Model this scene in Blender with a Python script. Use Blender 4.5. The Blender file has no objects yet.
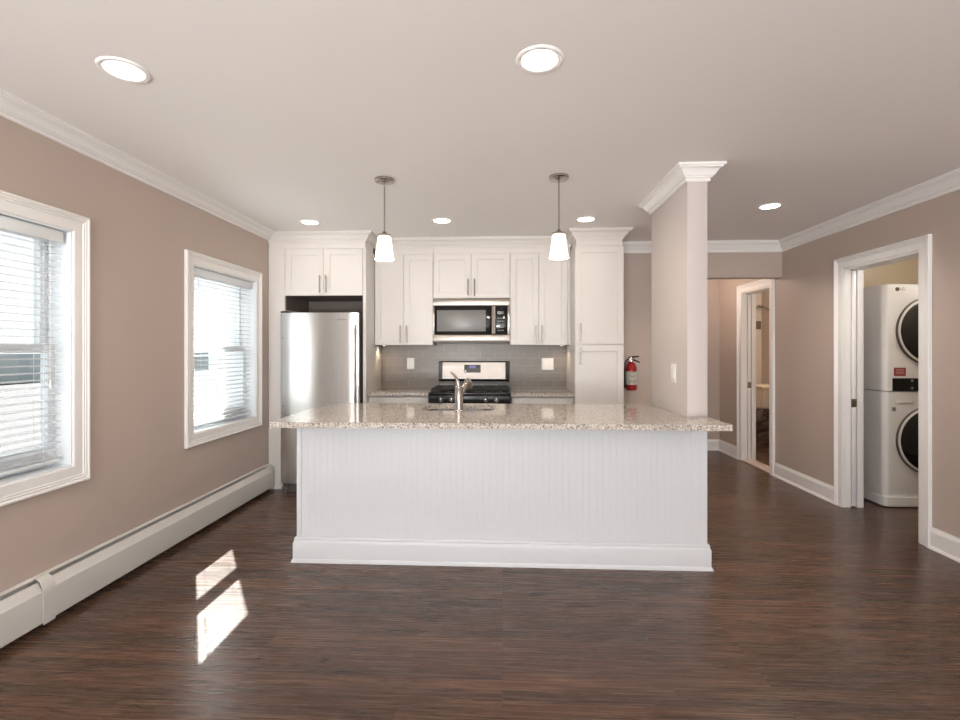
import bpy, bmesh, math, random
from mathutils import Vector, Matrix
random.seed(4)
S = bpy.context.scene
COL = S.collection
PI = math.pi
# ------------------------------------------------------------------ camera
XL, XR, YB, ZC = -2.22, 2.853, 5.09, 2.425     # left wall, right wall, kitchen back wall, ceiling
YR = -3.0                                       # rear wall behind the camera
cd = bpy.data.cameras.new('camera'); cam = bpy.data.objects.new('camera', cd); COL.objects.link(cam)
cam.location = (0, 0, 1.318)
cam.rotation_euler = (PI/2, 0, math.radians(2.656))
cd.sensor_width = 36; cd.lens = 36*485/960; cd.shift_y = -10/960
cd.clip_start = .05; cd.clip_end = 200
S.camera = cam
# ------------------------------------------------------------------ exposure
S.view_settings.view_transform = 'Standard'; S.view_settings.look = 'None'
S.view_settings.exposure = 0.0; S.view_settings.gamma = 1.0
S.view_settings.use_curve_mapping = False
# ------------------------------------------------------------------ sky
W = bpy.data.worlds.new('sky'); S.world = W; W.use_nodes = True
bg = W.node_tree.nodes['Background']; bg.inputs[0].default_value = (.93, .97, 1, 1); bg.inputs[1].default_value = 1.35
# ------------------------------------------------------------------ sun
SUN_AZ = (.556, -.831); SUN_TAN = .95
sl = bpy.data.lights.new('sun', 'SUN'); so = bpy.data.objects.new('sun', sl); COL.objects.link(so)
sl.energy = 140; sl.angle = math.radians(.5); sl.color = (1, .96, .9)
so.rotation_euler = Vector((SUN_AZ[0], SUN_AZ[1], -SUN_TAN)).to_track_quat('-Z', 'Y').to_euler(); so.location = (-8, 14, 9)
# ------------------------------------------------------------------ daylight at the windows
def area(name, loc, direction, sx, sy, energy, color, portal=False):
    l = bpy.data.lights.new(name, 'AREA'); l.shape = 'RECTANGLE'; l.size = sx; l.size_y = sy
    l.energy = energy; l.color = color
    o = bpy.data.objects.new(name, l); COL.objects.link(o); o.location = loc
    o.rotation_euler = Vector(direction).to_track_quat('-Z', 'Y').to_euler()
    if portal: l.cycles.is_portal = True
    return o
area('daylight_rear_west', (-1.05, YR-.14, 1.35), (0, 1, 0), 1.86, 1.84, 66, (.90, .95, 1))
area('daylight_rear_east', (1.35, YR-.14, 1.35), (0, 1, 0), 2.06, 1.84, 36, (.90, .95, 1))
# added fill lights below the rear windows, aimed up to brighten the ceiling
area('ceiling_fill_west', (-1.05, YR-1.3, .15), (0, .6, 1), 2.2, 2.0, 950, (1, .97, .93))
area('ceiling_fill_east', (1.35, YR-1.3, .15), (0, .6, 1), 2.2, 2.0, 130, (1, .97, .93))
area('sky_portal_near', (XL-.16, 1.98, 1.32), (1, 0, 0), .9, 1.25, 1, (1, 1, 1), True)
area('sky_portal_far', (XL-.16, 3.85, 1.32), (1, 0, 0), .9, 1.25, 1, (1, 1, 1), True)

# ------------------------------------------------------------------ materials
def srgb(r, g, b):
    f = lambda c: (c/255/12.92 if c/255 <= .04045 else ((c/255+.055)/1.055)**2.4)
    return (f(r), f(g), f(b), 1)
def mat(name, col, rough=.5, metal=0, bump=0, bscale=60, emit=None, estr=0, **kw):
    m = bpy.data.materials.new(name); m.use_nodes = True
    nt = m.node_tree; p = nt.nodes['Principled BSDF']
    c = col if len(col) == 4 else (*col, 1)
    p.inputs['Base Color'].default_value = c
    p.inputs['Roughness'].default_value = rough; p.inputs['Metallic'].default_value = metal
    if emit: p.inputs['Emission Color'].default_value = (*emit, 1); p.inputs['Emission Strength'].default_value = estr
    for k, v in kw.items(): p.inputs[k.replace('_', ' ')].default_value = v
    tc = nt.nodes.new('ShaderNodeTexCoord'); n = nt.nodes.new('ShaderNodeTexNoise')
    n.inputs['Scale'].default_value = bscale; n.inputs['Detail'].default_value = 3
    nt.links.new(tc.outputs['Object'], n.inputs['Vector'])
    mx = nt.nodes.new('ShaderNodeMix'); mx.data_type = 'RGBA'
    mx.inputs[6].default_value = tuple(x*.975 for x in c[:3])+(1,); mx.inputs[7].default_value = tuple(min(1, x*1.025) for x in c[:3])+(1,)
    nt.links.new(n.outputs[0], mx.inputs[0]); nt.links.new(mx.outputs[2], p.inputs['Base Color'])
    if bump:
        b = nt.nodes.new('ShaderNodeBump'); b.inputs['Strength'].default_value = bump; b.inputs['Distance'].default_value = .002
        nt.links.new(n.outputs[0], b.inputs['Height']); nt.links.new(b.outputs[0], p.inputs['Normal'])
    return m
M = {}
M['taupe'] = mat('taupe_paint', (.50, .413, .362), .55, bump=.08, bscale=250)
M['partition'] = mat('pale_partition_paint', (.59, .535, .515), .5, bump=.06, bscale=250)
M['ceiling'] = mat('ceiling_paint', (.84, .81, .785), .7, bump=.05, bscale=250)
M['beige'] = mat('warm_beige_paint', (.66, .56, .42), .6)
M['trim'] = mat('white_trim_paint', (.85, .835, .825), .32)
M['cab'] = mat('white_cabinet_paint', (.70, .665, .635), .35)
M['island'] = mat('white_island_paint', (.735, .752, .78), .35)
M['heater'] = mat('heater_enamel', (.62, .60, .57), .35)
M['dark'] = mat('dark_shadow_gap', (.015, .014, .013), .7)
M['black'] = mat('black_enamel', (.012, .012, .013), .18)
M['iron'] = mat('cast_iron', (.02, .02, .02), .55, bump=.2)
M['glass_black'] = mat('black_glass', (.012, .012, .012), .08, Specular_IOR_Level=.25)
M['oven_window'] = mat('microwave_window', (.20, .195, .19), .3)
M['nickel'] = mat('brushed_nickel', (.42, .385, .35), .25, 1)
M['chrome'] = mat('chrome', (.75, .74, .73), .12, 1)
M['white_plastic'] = mat('white_plastic', (.85, .83, .80), .35)
M['vinyl'] = mat('window_vinyl', (.80, .84, .87), .35)
M['washer'] = mat('white_washer_enamel', (.74, .73, .72), .3)
M['ring'] = mat('washer_door_ring', (.10, .07, .06), .3)
M['washer_glass'] = mat('washer_door_glass', (.012, .012, .014), .05)
M['red'] = mat('red_enamel', (.33, .006, .010), .25)
M['emblem'] = mat('dark_emblem', (.10, .045, .04), .4)
M['red_label'] = mat('red_sticker', (.28, .05, .05), .5)
M['pink'] = mat('pale_print', (.55, .25, .22), .5)
M['paper'] = mat('label_paper', (.55, .53, .45), .5)
M['print'] = mat('grey_print', (.22, .21, .2), .5)
M['lamp'] = mat('lamp_lens', (1, .95, .9), .4, emit=(1, .90, .78), estr=14)
M['shade'] = mat('lit_opal_glass', (.95, .93, .88), .3, emit=(1, .88, .72), estr=1.5)
M['display'] = mat('blue_display', (.01, .01, .03), .1, emit=(.12, .12, .5), estr=.5)
M['dot'] = mat('white_indicator', (.8, .8, .8), .4, emit=(1, 1, 1), estr=.9)
M['porcelain'] = mat('cream_gloss', (.72, .60, .46), .2)
M['tile_cream'] = mat('cream_tile', (.72, .65, .57), .25)
M['ext'] = mat('white_sun_block', (.80, .82, .84), .8)
M['fence'] = mat('grey_exterior_fence', (.26, .30, .31), .8)
M['lawn'] = mat('pale_grey_ground', (.036, .036, .038), 1.0, Specular_IOR_Level=0)

def nodes_of(name, rough, metal=0):
    m = bpy.data.materials.new(name); m.use_nodes = True
    nt = m.node_tree; p = nt.nodes['Principled BSDF']
    p.inputs['Roughness'].default_value = rough; p.inputs['Metallic'].default_value = metal
    return m, nt, p
def ramp(nt, stops, src):
    r = nt.nodes.new('ShaderNodeValToRGB'); e = r.color_ramp.elements
    e[0].position, e[0].color = stops[0]; e[1].position, e[1].color = stops[-1]
    for pos, c in stops[1:-1]:
        k = e.new(pos); k.color = c
    nt.links.new(src, r.inputs[0]); return r
def mapping(nt, scale, loc=(0, 0, 0), rot=(0, 0, 0)):
    tc = nt.nodes.new('ShaderNodeTexCoord'); mp = nt.nodes.new('ShaderNodeMapping')
    mp.inputs['Scale'].default_value = scale; mp.inputs['Location'].default_value = loc; mp.inputs['Rotation'].default_value = rot
    nt.links.new(tc.outputs['Object'], mp.inputs[0]); return mp
def mixc(nt, fac, a, b, mode='MIX'):
    mx = nt.nodes.new('ShaderNodeMix'); mx.data_type = 'RGBA'; mx.blend_type = mode
    for sock, v in ((mx.inputs[0], fac), (mx.inputs[6], a), (mx.inputs[7], b)):
        if hasattr(v, 'is_linked'): nt.links.new(v, sock)
        else: sock.default_value = v
    return mx.outputs[2]
def noise(nt, vec, scale, detail=4, rough=.55, dist=0):
    n = nt.nodes.new('ShaderNodeTexNoise'); n.inputs['Scale'].default_value = scale; n.inputs['Detail'].default_value = detail
    n.inputs['Roughness'].default_value = rough; n.inputs['Distortion'].default_value = dist
    nt.links.new(vec, n.inputs['Vector']); return n.outputs[0]

def floor_material():
    m, nt, p = nodes_of('dark_oak_strip_floor', .27)
    mp = mapping(nt, (1, 1, 1))
    br = nt.nodes.new('ShaderNodeTexBrick'); br.offset = .37; br.offset_frequency = 3
    br.inputs['Scale'].default_value = 1; br.inputs['Brick Width'].default_value = 1.05; br.inputs['Row Height'].default_value = .057
    br.inputs['Mortar Size'].default_value = .0007; br.inputs['Mortar Smooth'].default_value = .3; br.inputs['Bias'].default_value = 0
    br.inputs['Color1'].default_value = (0, 0, 0, 1); br.inputs['Color2'].default_value = (1, 1, 1, 1); br.inputs['Mortar'].default_value = (0, 0, 0, 1)
    nt.links.new(mp.outputs[0], br.inputs['Vector'])
    # grain, shifted from board to board
    add = nt.nodes.new('ShaderNodeVectorMath'); add.operation = 'MULTIPLY_ADD'
    nt.links.new(br.outputs['Color'], add.inputs[0]); add.inputs[1].default_value = (3.7, .0, 0); nt.links.new(mp.outputs[0], add.inputs[2])
    def scaled(s):
        v = nt.nodes.new('ShaderNodeMapping'); v.inputs['Scale'].default_value = s; nt.links.new(add.outputs[0], v.inputs[0]); return v.outputs[0]
    broad = noise(nt, scaled((.9, 14, 1)), 1, 4, .6, .8)
    fine = noise(nt, scaled((3.0, 105, 1)), 1, 4, .65, .3)
    blot = noise(nt, mp.outputs[0], .9, 3, .5)
    # cathedral figure: contour lines of a stretched noise field
    fig = noise(nt, scaled((.62, 11, 1)), 1, 1.2, .4, .3)
    wv = nt.nodes.new('ShaderNodeMath'); wv.operation = 'MULTIPLY'; nt.links.new(fig, wv.inputs[0]); wv.inputs[1].default_value = 85
    sn = nt.nodes.new('ShaderNodeMath'); sn.operation = 'SINE'; nt.links.new(wv.outputs[0], sn.inputs[0])
    figr = ramp(nt, [(0, (0, 0, 0, 1)), (.55, (0, 0, 0, 1)), (1, (1, 1, 1, 1))], sn.outputs[0])
    base = ramp(nt, [(.25, (.030, .0165, .011, 1)), (.5, (.056, .031, .0205, 1)), (.75, (.092, .050, .031, 1))], broad)
    c = mixc(nt, .33, base.outputs[0], ramp(nt, [(.3, (.014, .009, .0065, 1)), (.7, (.125, .072, .047, 1))], fine).outputs[0])
    tone = ramp(nt, [(0, (1.15, 1.12, 1.09, 1)), (1, (1.95, 1.78, 1.64, 1))], br.outputs['Color'])
    c = mixc(nt, 1.0, c, tone.outputs[0], 'MULTIPLY')
    bl = ramp(nt, [(.3, (.78, .8, .82, 1)), (.7, (1.2, 1.15, 1.1, 1))], blot)
    c = mixc(nt, 1.0, c, bl.outputs[0], 'MULTIPLY')
    fm = nt.nodes.new('ShaderNodeMath'); fm.operation = 'MULTIPLY'; nt.links.new(figr.outputs[0], fm.inputs[0]); fm.inputs[1].default_value = .5
    c = mixc(nt, fm.outputs[0], c, (.012, .007, .005, 1))
    sm = nt.nodes.new('ShaderNodeMath'); sm.operation = 'MULTIPLY'; nt.links.new(br.outputs['Fac'], sm.inputs[0]); sm.inputs[1].default_value = .6
    c = mixc(nt, sm.outputs[0], c, (.008, .005, .004, 1))
    nt.links.new(c, p.inputs['Base Color'])
    rr = ramp(nt, [(.3, (.20, .20, .20, 1)), (.7, (.33, .33, .33, 1))], fine); nt.links.new(rr.outputs[0], p.inputs['Roughness'])
    b = nt.nodes.new('ShaderNodeBump'); b.inputs['Strength'].default_value = .12; b.inputs['Distance'].default_value = .001
    nt.links.new(fine, b.inputs['Height']); nt.links.new(b.outputs[0], p.inputs['Normal'])
    return m
M['floor'] = floor_material()

def granite_material():
    m, nt, p = nodes_of('speckled_beige_granite', .055)
    mp = mapping(nt, (1, 1, 1))
    v = nt.nodes.new('ShaderNodeTexVoronoi'); v.inputs['Scale'].default_value = 155; nt.links.new(mp.outputs[0], v.inputs['Vector'])
    sep = nt.nodes.new('ShaderNodeSeparateColor'); nt.links.new(v.outputs['Color'], sep.inputs[0])
    r = ramp(nt, [(0, (.05, .042, .038, 1)), (.12, (.17, .145, .125, 1)), (.3, (.41, .36, .32, 1)), (.65, (.55, .495, .45, 1)), (1, (.86, .82, .77, 1))], sep.outputs[0])
    c = mixc(nt, .28, r.outputs[0], ramp(nt, [(.35, (.27, .23, .205, 1)), (.65, (.64, .58, .53, 1))], noise(nt, mp.outputs[0], 60, 4)).outputs[0])
    nt.links.new(c, p.inputs['Base Color']); return m
M['granite'] = granite_material()

def tile_material():
    m, nt, p = nodes_of('grey_glass_subway_tile', .3)
    mp = mapping(nt, (1, 1, 1), rot=(-PI/2, 0, 0))
    br = nt.nodes.new('ShaderNodeTexBrick'); br.offset = .5
    br.inputs['Scale'].default_value = 1; br.inputs['Brick Width'].default_value = .1524; br.inputs['Row Height'].default_value = .0762
    br.inputs['Mortar Size'].default_value = .0016; br.inputs['Mortar Smooth'].default_value = .1
    br.inputs['Color1'].default_value = (.165, .135, .110, 1); br.inputs['Color2'].default_value = (.19, .157, .130, 1); br.inputs['Mortar'].default_value = (.31, .27, .235, 1)
    nt.links.new(mp.outputs[0], br.inputs['Vector']); nt.links.new(br.outputs['Color'], p.inputs['Base Color'])
    b = nt.nodes.new('ShaderNodeBump'); b.invert = True; b.inputs['Strength'].default_value = .4; b.inputs['Distance'].default_value = .002
    nt.links.new(br.outputs['Fac'], b.inputs['Height']); nt.links.new(b.outputs[0], p.inputs['Normal'])
    return m
M['tile'] = tile_material()

def steel_material(name, col, rough, axis='Z', aniso=.8, streak=(220, 220, 2), rot=0):
    m, nt, p = nodes_of(name, rough, 1)
    p.inputs['Anisotropic'].default_value = aniso; p.inputs['Anisotropic Rotation'].default_value = rot
    tg = nt.nodes.new('ShaderNodeTangent'); tg.direction_type = 'RADIAL'; tg.axis = axis
    nt.links.new(tg.outputs[0], p.inputs['Tangent'])
    n = noise(nt, mapping(nt, streak).outputs[0], 1, 2)
    r = ramp(nt, [(.3, tuple(x*.93 for x in col)+(1,)), (.7, tuple(min(1, x*1.05) for x in col)+(1,))], n)
    nt.links.new(r.outputs[0], p.inputs['Base Color']); return m
M['steel'] = steel_material('brushed_stainless_steel', (.62, .60, .58), .3, aniso=.9, rot=.25)
M['steel_dull'] = steel_material('satin_stainless_steel', (.40, .365, .335), .36)
M['steel_side'] = mat('fridge_side_grey', (.16, .15, .145), .35, .6)

def slat_material():
    m = bpy.data.materials.new('translucent_white_vinyl_slat'); m.use_nodes = True
    nt = m.node_tree; p = nt.nodes['Principled BSDF']; out = nt.nodes['Material Output']
    p.inputs['Base Color'].default_value = (.80, .82, .84, 1); p.inputs['Roughness'].default_value = .4
    tr = nt.nodes.new('ShaderNodeBsdfTranslucent'); tr.inputs[0].default_value = (.8, .82, .84, 1)
    ts = nt.nodes.new('ShaderNodeBsdfTransparent')
    a = nt.nodes.new('ShaderNodeMixShader'); a.inputs[0].default_value = .06
    nt.links.new(p.outputs[0], a.inputs[1]); nt.links.new(tr.outputs[0], a.inputs[2])
    b = nt.nodes.new('ShaderNodeMixShader'); b.inputs[0].default_value = .6
    nt.links.new(a.outputs[0], b.inputs[1]); nt.links.new(ts.outputs[0], b.inputs[2])
    nt.links.new(b.outputs[0], out.inputs[0]); return m
M['slat'] = slat_material()

def pane_material():
    m = bpy.data.materials.new('clear_window_glass'); m.use_nodes = True
    nt = m.node_tree; out = nt.nodes['Material Output']; nt.nodes.remove(nt.nodes['Principled BSDF'])
    ts = nt.nodes.new('ShaderNodeBsdfTransparent'); ts.inputs[0].default_value = (.95, .97, .97, 1)
    gl = nt.nodes.new('ShaderNodeBsdfGlossy'); gl.inputs['Roughness'].default_value = .02
    mx = nt.nodes.new('ShaderNodeMixShader'); mx.inputs[0].default_value = .05; nt.links.new(ts.outputs[0], mx.inputs[1]); nt.links.new(gl.outputs[0], mx.inputs[2])
    nt.links.new(mx.outputs[0], out.inputs[0]); return m
M['recess_shade'] = mat('painted_recess_shade', (.16, .13, .115), .7)
M['pane'] = pane_material()

def marble_material():
    m, nt, p = nodes_of('grey_veined_marble_tile', .2)
    mp = mapping(nt, (1, 1, 1))
    n = noise(nt, mp.outputs[0], 2.2, 5, .6, 2.4)
    r = ramp(nt, [(.36, (.27, .21, .17, 1)), (.46, (.05, .035, .03, 1)), (.54, (.22, .17, .14, 1)), (.7, (.34, .27, .22, 1))], n)
    nt.links.new(r.outputs[0], p.inputs['Base Color']); return m
M['threshold'] = mat('pink_marble_sill', (.55, .45, .40), .3)
M['marble'] = marble_material()

# ------------------------------------------------------------------ mesh helpers
class MB:
    def __init__(s): s.bm = bmesh.new()
    def box(s, x0, y0, z0, x1, y1, z1, bev=0, seg=2):
        r = bmesh.ops.create_cube(s.bm, size=1)
        for v in r['verts']:
            v.co = Vector(((x0+x1)/2+v.co.x*(x1-x0), (y0+y1)/2+v.co.y*(y1-y0), (z0+z1)/2+v.co.z*(z1-z0)))
        if bev:
            ed = list({e for v in r['verts'] for e in v.link_edges})
            bmesh.ops.bevel(s.bm, geom=ed, offset=bev, segments=seg, affect='EDGES', profile=.5)
        return s
    def frustum(s, p0, p1, r0, r1, n=24, caps=True):
        p0, p1 = Vector(p0), Vector(p1); d = p1-p0
        q = d.to_track_quat('Z', 'Y').to_matrix()
        rings = []
        for p, r in ((p0, r0), (p1, r1)):
            rings.append([s.bm.verts.new(p+q @ Vector((r*math.cos(2*PI*i/n), r*math.sin(2*PI*i/n), 0))) for i in range(n)])
        for i in range(n): s.bm.faces.new((rings[0][i], rings[0][(i+1) % n], rings[1][(i+1) % n], rings[1][i]))
        if caps: s.bm.faces.new(rings[0][::-1]); s.bm.faces.new(rings[1])
        return s
    def lathe(s, prof, c, axis='Z', n=32):
        # prof: (radius, height) pairs, closed by caps at radius 0
        q = {'Z': Matrix.Identity(3), 'Y': Matrix.Rotation(-PI/2, 3, 'X'), '-Y': Matrix.Rotation(PI/2, 3, 'X'), 'X': Matrix.Rotation(PI/2, 3, 'Y')}[axis]
        c = Vector(c); rings = []
        for r, h in prof:
            if r < 1e-6: rings.append([s.bm.verts.new(c+q @ Vector((0, 0, h)))])
            else: rings.append([s.bm.verts.new(c+q @ Vector((r*math.cos(2*PI*i/n), r*math.sin(2*PI*i/n), h))) for i in range(n)])
        for a, b in zip(rings, rings[1:]):
            for i in range(n):
                j = (i+1) % n
                if len(a) == 1 and len(b) == 1: continue
                if len(a) == 1: s.bm.faces.new((a[0], b[j], b[i]))
                elif len(b) == 1: s.bm.faces.new((a[i], a[j], b[0]))
                else: s.bm.faces.new((a[i], a[j], b[j], b[i]))
        return s
    def tube(s, pts, rad, n=12):
        pts = [Vector(p) for p in pts]; rads = rad if isinstance(rad, (list, tuple)) else [rad]*len(pts)
        rings = []; up = None
        for i, p in enumerate(pts):
            t = (pts[min(i+1, len(pts)-1)]-pts[max(i-1, 0)]).normalized()
            if up is None: up = t.orthogonal().normalized()
            up = (up-t*up.dot(t)).normalized(); w = t.cross(up)
            rings.append([s.bm.verts.new(p+(up*math.cos(2*PI*k/n)+w*math.sin(2*PI*k/n))*rads[i]) for k in range(n)])
        for a, b in zip(rings, rings[1:]):
            for k in range(n): s.bm.faces.new((a[k], a[(k+1) % n], b[(k+1) % n], b[k]))
        s.bm.faces.new(rings[0][::-1]); s.bm.faces.new(rings[-1]); return s
    def sweep(s, path, normal, prof, closed=False):
        # prof: (a, b) with a to the right hand of travel, b along normal; mitred corners
        P = [Vector(p) for p in path]; nrm = Vector(normal).normalized(); N = len(P); rings = []
        for i in range(N):
            dirs = []
            if closed or i > 0: dirs.append((P[i]-P[i-1]).normalized())
            if closed or i < N-1: dirs.append((P[(i+1) % N]-P[i]).normalized())
            sd = [d.cross(nrm) for d in dirs]
            mt = sd[0] if len(sd) == 1 else (sd[0]+sd[1])/(1+sd[0].dot(sd[1]))
            rings.append([s.bm.verts.new(P[i]+mt*a+nrm*b) for a, b in prof])
        K = len(prof)
        for i in range(N if closed else N-1):
            A, B = rings[i], rings[(i+1) % N]
            for k in range(K): s.bm.faces.new((A[k], A[(k+1) % K], B[(k+1) % K], B[k]))
        if not closed: s.bm.faces.new(rings[0][::-1]); s.bm.faces.new(rings[-1])
        return s
    def prism(s, poly, axis, a0, a1):
        # poly in the two other axes (order x,y,z without axis), extruded from a0 to a1
        def mk(p, a): return Vector((a, p[0], p[1])) if axis == 'X' else Vector((p[0], a, p[1])) if axis == 'Y' else Vector((p[0], p[1], a))
        A = [s.bm.verts.new(mk(p, a0)) for p in poly]; B = [s.bm.verts.new(mk(p, a1)) for p in poly]; n = len(poly)
        for i in range(n): s.bm.faces.new((A[i], A[(i+1) % n], B[(i+1) % n], B[i]))
        s.bm.faces.new(A[::-1]); s.bm.faces.new(B); return s
    def shaker(s, x0, x1, z0, z1, yf, th=.02, rail=.058, rec=.008):
        # a shaker door whose front faces -Y at yf
        def ring(x0, x1, z0, z1, y): return [s.bm.verts.new((x, y, z)) for x, z in ((x0, z0), (x1, z0), (x1, z1), (x0, z1))]
        e = .0025
        R = [ring(x0, x1, z0, z1, yf+th), ring(x0, x1, z0, z1, yf+e), ring(x0+e, x1-e, z0+e, z1-e, yf),
             ring(x0+rail, x1-rail, z0+rail, z1-rail, yf), ring(x0+rail+.002, x1-rail-.002, z0+rail+.002, z1-rail-.002, yf+rec)]
        for A, B in zip(R, R[1:]):
            for i in range(4): s.bm.faces.new((A[i], A[(i+1) % 4], B[(i+1) % 4], B[i]))
        s.bm.faces.new(R[0][::-1]); s.bm.faces.new(R[-1]); return s
    def build(s, name, material, parent=None, origin=None, smooth=True):
        bmesh.ops.recalc_face_normals(s.bm, faces=s.bm.faces[:])
        off = world_loc(parent) if parent else Vector((0, 0, 0))
        if origin is not None: off = Vector(origin)
        bmesh.ops.translate(s.bm, verts=s.bm.verts[:], vec=-off)
        me = bpy.data.meshes.new(name); s.bm.to_mesh(me); s.bm.free()
        me.materials.append(M[material] if isinstance(material, str) else material)
        if smooth:
            me.polygons.foreach_set('use_smooth', [True]*len(me.polygons)); me.set_sharp_from_angle(angle=math.radians(32))
        o = bpy.data.objects.new(name, me); COL.objects.link(o)
        if parent: o.parent = parent
        else: o.location = off
        return o
def world_loc(o):
    v = Vector((0, 0, 0))
    while o: v += o.location; o = o.parent
    return v
def tag(o, label=None, cat=None, group=None, kind=None):
    for k, v in (('label', label), ('category', cat), ('group', group), ('kind', kind)):
        if v: o[k] = v
    return o
def thing(name, loc, label, cat, group=None, kind=None):
    o = bpy.data.objects.new(name, None); COL.objects.link(o); o.location = loc; o.empty_display_size = .1
    return tag(o, label, cat, group, kind)
def struct(name, mb, material, parent=None, **kw):
    o = mb.build(name, material, parent, **kw)
    if not parent: o['kind'] = 'structure'
    return o
def copy_tree(o, loc, label):
    r = o.copy(); COL.objects.link(r); r.location = loc; r['label'] = label
    for ch in list(o.children):
        c = ch.copy(); COL.objects.link(c); c.parent = r
        for g in list(ch.children):
            d = g.copy(); COL.objects.link(d); d.parent = c
    return r
def lettering(name, text, size, loc, material, parent, rot=(PI/2, 0, 0), depth=.0006):
    cu = bpy.data.curves.new(name, 'FONT'); cu.body = text; cu.size = size; cu.extrude = depth; cu.align_x = 'CENTER'; cu.align_y = 'CENTER'
    t = bpy.data.objects.new(name+'_curve', cu); COL.objects.link(t)
    dg = bpy.context.evaluated_depsgraph_get(); me = bpy.data.meshes.new_from_object(t.evaluated_get(dg)); bpy.data.objects.remove(t)
    me.materials.clear(); me.materials.append(M[material]); me.name = name
    o = bpy.data.objects.new(name, me); COL.objects.link(o); o.parent = parent
    o.location = Vector(loc)-world_loc(parent); o.rotation_euler = rot; return o

# ================================================================== SETTING
TW = .15                                        # right wall thickness
LY0, LY1 = 3.45, 4.197                          # laundry opening
BY0, BY1 = 5.31, 5.92                          # bathroom opening
DZ = 2.0
HY = 6.52                                       # end of the hall
struct('floor', MB().box(-2.5, YR-.2, -.1, 5.0, 8.4, 0), 'floor')
struct('ceiling', MB().box(-2.5, YR-.2, ZC, 5.0, 8.4, ZC+.1), 'ceiling')
# left wall with two window openings
WZ0, WZ1 = .715, 1.935
WIN = [(1.52, 2.405), (3.375, 4.26)]
wl = MB(); xo = XL-.16
wl.box(xo, YR, 0, XL, 5.3, WZ0); wl.box(xo, YR, WZ1, XL, 5.3, ZC)
ys = [YR]+[y for w in WIN for y in w]+[5.3]
for a, b in zip(ys[::2], ys[1::2]): wl.box(xo, a, WZ0, XL, b, WZ1)
struct('wall_left', wl, 'taupe')
# kitchen back wall with header over the hall opening
HX = 1.95
wb = MB(); wb.box(XL, YB, 0, HX, YB+.12, ZC); wb.box(HX, YB, 2.06, XR, YB+.12, ZC)
struct('wall_back', wb, 'taupe')
# right wall with two door openings
wr = MB()
wr.box(XR, YR, 0, XR+TW, LY0, ZC); wr.box(XR, LY1+.03, 0, XR+TW, BY0, ZC); wr.box(XR, BY1+.03, 0, XR+TW, HY+.1, ZC)
wr.box(XR, LY0, DZ, XR+TW, LY1+.03, ZC); wr.box(XR, BY0, DZ, XR+TW, BY1+.03, ZC)
struct('wall_right', wr, 'taupe')
struct('wall_hall_left', MB().box(HX-.12, YB+.12, 0, HX, HY, ZC), 'taupe')
struct('wall_hall_end', MB().box(HX-.12, HY, 0, XR, HY+.1, ZC), 'taupe')
# rear wall with two windows (behind the camera)
rw = [(-2.0, -.1), (.3, 2.4)]; rz = (.42, 2.28)
wq = MB(); wq.box(XL, YR-.12, 0, XR, YR, rz[0]); wq.box(XL, YR-.12, rz[1], XR, YR, ZC)
xs = [XL]+[x for w in rw for x in w]+[XR]
for a, b in zip(xs[::2], xs[1::2]): wq.box(a, YR-.12, rz[0], b, YR, rz[1])
struct('wall_rear', wq, 'taupe')
# laundry closet and bathroom shells
wc = MB(); wc.box(XR+TW, 3.05, 0, 4.7, 3.15, ZC); wc.box(4.6, 3.15, 0, 4.7, 5.05, ZC); wc.box(XR+TW, 5.05, 0, 4.8, 5.15, ZC)
struct('wall_laundry', wc, 'beige')
struct('wall_bathroom_side', MB().box(4.24, 5.15, 0, 4.34, 8.25, ZC), 'taupe')  # taupe in place of cream puts this wall's shade into its colour
wt = MB(); wt.box(XR+TW, 8.15, 0, 4.24, 8.25, ZC); wt.box(XR+TW-.1, HY+.1, 0, XR+TW, 8.15, ZC)
struct('wall_bathroom', wt, 'tile_cream')
# partition standing at the end of the island
PX0, PX1, PY0, PY1 = 1.115, 1.235, 2.985, 3.69
struct('wall_partition', MB().box(PX0, PY0, 0, PX1, PY1, ZC, .002), 'partition')
# exterior
struct('ground_outside', MB().box(-40, -30, -.7, -2.6, 40, -.6), 'lawn')

# crown mouldings
CR = [(0, 0), (.078, 0), (.078, -.014), (.067, -.015), (.067, -.023), (.052, -.029), (.041, -.042), (.031, -.060), (.023, -.064), (.023, -.071), (.012, -.073), (.012, -.092), (0, -.092)]
CRL = [(a*1.25, b*.78) for a, b in CR]
Z3 = (0, 0, 1)
YF, YU, XFR, XPL, XPR = 4.5, 4.80, -1.28, .667, 1.112
i = .012
struct('trim_1', MB().sweep([(XL, YR, ZC), (XL, YF+i, ZC)], Z3, CRL), 'trim', smooth=False)
struct('trim_2', MB().sweep([(XL, YF+i, ZC), (XFR-i, YF+i, ZC), (XFR-i, YU+i, ZC), (XPL+i, YU+i, ZC), (XPL+i, YF+i, ZC), (XPR-i, YF+i, ZC), (XPR-i, YB, ZC)], Z3, [(a, b*.98) for a, b in CR]), 'cab', smooth=False)
struct('trim_3', MB().sweep([(XPR, YB, ZC), (XR, YB, ZC), (XR, YR, ZC), (XL, YR, ZC)], Z3, [(a, b*1.14) for a, b in CR]), 'trim', smooth=False)
struct('trim_4', MB().sweep([(PX0, PY0, ZC), (PX1, PY0, ZC), (PX1, PY1, ZC), (PX0, PY1, ZC)], Z3, CR, True), 'trim', smooth=False)
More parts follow.
